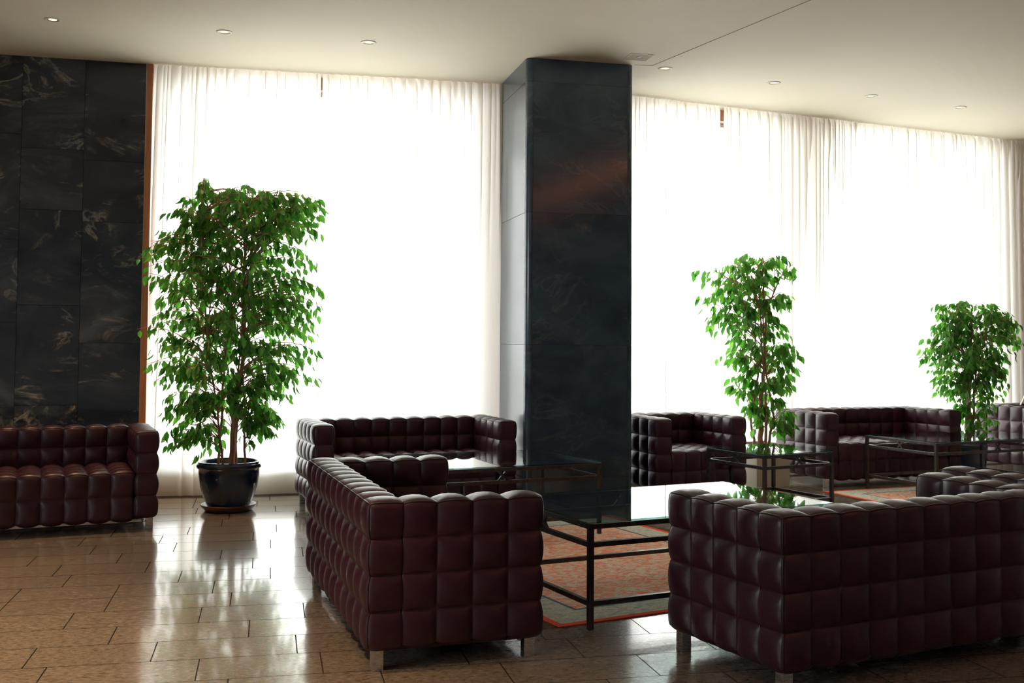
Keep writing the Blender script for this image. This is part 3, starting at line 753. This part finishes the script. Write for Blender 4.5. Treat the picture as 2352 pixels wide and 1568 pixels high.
# the big fig at left
X0, Y0 = -2.265, 8.72; S1 = Y0 / CAM_F
def envpx(rows, xc, ybase, s): return sorted([((ybase - y) * s, (a - xc) * s, (b - xc) * s) for y, a, b in rows])
rows1 = [(402, 462, 500), (428, 425, 560), (445, 395, 735), (500, 385, 745), (550, 340, 742), (600, 322, 732), (650, 330, 735), (690, 345, 752), (740, 330, 745), (780, 312, 742), (820, 322, 740), (860, 345, 728), (900, 350, 702), (940, 385, 690), (980, 392, 650), (1005, 385, 645), (1040, 400, 648)]
env1 = envpx(rows1, 527, 1170, S1)
r1 = empty('potted_fig_tree')
w1, f1, s1 = fig_tree('fig', (0, 0), 0.35, env1, [
    ([(0.02, 0, 0.33), (0.03, 0.0, 0.75), (0.10, 0, 1.25), (0.09, 0, 1.8), (0.10, 0.02, 2.45)], 0.025, 0.007),
    ([(-0.10, 0.03, 0.33), (-0.07, 0.02, 0.8), (-0.05, 0, 1.2), (0.0, 0, 1.7), (-0.05, -0.03, 2.3)], 0.012, 0.004),
    ([(0.13, -0.03, 0.33), (0.12, -0.02, 0.8), (0.08, 0, 1.3), (0.12, 0.03, 1.9), (0.28, 0.03, 2.35)], 0.010, 0.004),
    ([(-0.03, -0.08, 0.33), (-0.08, -0.08, 0.8), (-0.18, -0.08, 1.4), (-0.25, -0.06, 2.1), (-0.22, -0.05, 2.55)], 0.010, 0.003),
    ([(0.04, 0.04, 0.33), (0.05, 0.0, 0.9), (0.09, -0.02, 1.5), (0.11, -0.02, 2.2)], 0.012, 0.004)], 580, 8, 21, depth=0.62, lsize=0.086, dmax=0.50, lean=-0.06, bare=0.80)
f1.build('foliage', LEAF, r1, slab=s1); w1.build('branches', BARK, r1, smooth=True)
p1 = MB(); p1.lathe([(r_, z_ + 0.02) for r_, z_ in pot_profile(0.258, 0.165, 0.375)]); p1.build('pot', POT1, r1, smooth=True)
soil_disc(0.215, 0.348).build('soil', SOIL, r1, smooth=True)
sa_ = MB(); sa_.lathe([(0.0, 0.0), (0.175, 0.0), (0.185, 0.006), (0.215, 0.042), (0.220, 0.052), (0.214, 0.054), (0.200, 0.046), (0.178, 0.020), (0.0, 0.018)]); sa_.build('saucer', TERRA, r1, smooth=True)
put(r1, X0, Y0, 0, 'tall weeping fig in a glossy navy pot with brown saucer, left of centre', 'plant')

# the slim fig in the beige planter
X2, Y2 = 2.42, 10.50; S2 = Y2 / CAM_F
rows2 = [(590, 1735, 1790), (612, 1672, 1848), (640, 1602, 1858), (670, 1600, 1848), (700, 1612, 1852), (725, 1628, 1820), (760, 1625, 1815), (800, 1632, 1845), (835, 1650, 1848), (860, 1690, 1840), (880, 1690, 1822), (905, 1680, 1835), (930, 1680, 1848), (960, 1712, 1842), (1000, 1715, 1838), (1020, 1722, 1830)]
env2 = envpx(rows2, 1757, 1128, S2)
r2_ = empty('potted_fig_tree')
w2, f2, s2 = fig_tree('fig', (0, 0), 0.4, env2, [
    ([(0.0, 0, 0.38), (0.01, 0.0, 0.8), (0.04, 0.01, 1.1), (0.05, 0, 1.6), (0.02, 0.0, 2.15)], 0.027, 0.006),
    ([(-0.06, 0.02, 0.38), (-0.09, 0.03, 0.65), (-0.01, 0.02, 1.05), (-0.06, 0, 1.5), (-0.25, 0, 2.0)], 0.014, 0.005),
    ([(0.07, -0.02, 0.38), (0.12, -0.03, 0.65), (0.06, -0.02, 1.05), (0.03, 0.02, 1.6), (0.2, 0.02, 2.0)], 0.014, 0.005),
    ([(0.03, -0.05, 0.38), (0.05, -0.06, 0.7), (0.03, -0.03, 1.05), (0.0, -0.04, 1.5), (-0.02, -0.03, 2.1)], 0.016, 0.004)], 205, 7, 31, depth=0.6, lsize=0.098, dmax=0.35, bare=0.60)
f2.build('foliage', LEAF, r2_, slab=s2); w2.build('branches', BARK, r2_, smooth=True)
pl = MB(); s_ = 0.195; hgt = 0.40; t_ = 0.018
for lo, hi in (((-s_, -s_, 0), (s_, -s_ + t_, hgt)), ((-s_, s_ - t_, 0), (s_, s_, hgt)), ((-s_, -s_ + t_, 0), (-s_ + t_, s_ - t_, hgt)), ((s_ - t_, -s_ + t_, 0), (s_, s_ - t_, hgt)), ((-s_ + t_, -s_ + t_, 0), (s_ - t_, s_ - t_, 0.03))): pl.box(lo, hi, rz=0.43)
pl.build('planter_box', BEIGE, r2_)
sd = MB(); sd.box((-s_ + t_ + 0.001, -s_ + t_ + 0.001, 0.34), (s_ - t_ - 0.001, s_ - t_ - 0.001, 0.375), rz=0.43); sd.build('soil', SOIL, r2_)
put(r2_, X2, Y2, 0, 'slender weeping fig in a square beige planter behind the small glass table', 'plant')

# the round fig in the blue pot
X3, Y3 = 4.83, 11.42; S3 = Y3 / CAM_F
rows3 = [(688, 2150, 2310), (710, 2140, 2325), (740, 2138, 2338), (770, 2120, 2348), (800, 2105, 2345), (830, 2112, 2320), (860, 2125, 2308), (885, 2140, 2300), (905, 2165, 2295), (930, 2185, 2270), (960, 2200, 2290), (985, 2208, 2260)]
env3 = envpx(rows3, 2222, 1082, S3)
r3 = empty('potted_fig_tree')
w3, f3, s3 = fig_tree('fig', (0, 0), 0.3, env3, [
    ([(-0.02, 0, 0.30), (0.0, 0.0, 0.75), (0.02, 0, 1.2), (0.05, 0, 1.7)], 0.034, 0.008),
    ([(0.04, 0.02, 0.30), (0.02, 0.02, 0.75), (-0.03, 0, 1.2), (-0.15, 0, 1.65)], 0.022, 0.006),
    ([(0.02, -0.05, 0.30), (0.05, -0.03, 0.8), (0.08, -0.02, 1.15), (0.25, 0, 1.65)], 0.016, 0.004)], 290, 8, 41, depth=0.62, lsize=0.082, dmax=0.40, lean=-0.03, bare=0.48)
f3.build('foliage', LEAF, r3, slab=s3); w3.build('branches', BARK, r3, smooth=True)
p3 = MB(); p3.lathe(pot_profile(0.185, 0.150, 0.34)); p3.build('pot', POT3, r3, smooth=True)
soil_disc(0.155, 0.30).build('soil', SOIL, r3, smooth=True)
put(r3, X3, Y3, 0, 'bushy weeping fig in a round blue pot at the far right', 'plant')

# ------------------------------------------------------------------ ceiling fittings
def make_downlight():
    root = empty('downlight'); m = MB(); m.lathe([(0.044, -0.004), (0.046, -0.0065), (0.060, -0.0045), (0.0625, 0.0), (0.044, 0.0), (0.044, -0.004)], 32); m.build('trim_ring', WHITE, root, smooth=True)
    r_ = MB(); r_.lathe([(0.044, -0.003), (0.038, -0.0015), (0.030, -0.0008)], 32); r_.build('reflector', REFL, root, smooth=True)
    b = MB(); b.lathe([(0.030, -0.0008), (0.020, -0.0014), (0.0001, -0.0018)], 24); b.build('lens', BULB, root, smooth=True); return root
DL = [(-3.481, 8.034, 'round ceiling downlight at top left above the marble wall', 100), (-2.264, 8.325, 'round ceiling downlight above the tall potted fig', 10), (-1.17, 8.592, 'third round ceiling downlight from the left, left of the column', 9),
      (1.33, 9.356, 'round ceiling downlight just right of the column beside the square vent', 9), (2.402, 9.852, 'second round ceiling downlight to the right of the column', 8), (3.468, 10.35, 'third round ceiling downlight to the right of the column', 8), (4.526, 10.822, 'rightmost round ceiling downlight near the gathered curtain', 8)]
d0 = make_downlight()
for i, (x, y, lb, e) in enumerate(DL):
    o = d0 if i == 0 else copy_tree(d0)
    put(o, x, y, 0, lb, 'ceiling light', 'recessed ceiling downlights', z=HC)
    light('downlight_lamp', 'SPOT', (x, y, HC - 0.02), e * 1.6, WARM, spot_size=(1.15 if i == 0 else 1.7), spot_blend=0.6, shadow_soft_size=0.04)

v_ = empty('ceiling_vent'); m = MB(); s_ = 0.105
for lo, hi in (((-s_, -s_, -0.004), (s_, -s_ + 0.010, 0)), ((-s_, s_ - 0.010, -0.004), (s_, s_, 0)), ((-s_, -s_ + 0.010, -0.004), (-s_ + 0.010, s_ - 0.010, 0)), ((s_ - 0.010, -s_ + 0.010, -0.004), (s_, s_ - 0.010, 0))): m.box(lo, hi)
m.build('frame', WHITE, v_)
m = MB(); m.box((-s_ + 0.010, -s_ + 0.010, -0.002), (s_ - 0.010, s_ - 0.010, 0)); m.build('panel', GRILLE, v_)
m = MB()
for k in range(4): m.box((-0.02, -0.024 + k * 0.014, -0.0035), (0.02, -0.018 + k * 0.014, -0.002))
m.build('louvres', BRONZE, v_)
put(v_, 1.055, 8.985, 0.25, 'square ceiling vent beside the top of the marble column', 'vent', z=HC)

# ------------------------------------------------------------------ small thing at the right edge
rd = MB(); rd.bar((0, 0, 0), (0.20, 0.05, 0.36), 0.022, 0.010); rd = rd.build('wooden_slat', m_plain('pale_wood', (0.66, 0.60, 0.50), 0.5), bevel=0.002)
put(rd, 5.55, 11.78, 0, 'thin pale slat leaning on the top of the far right sofa', 'slat', z=0.715)
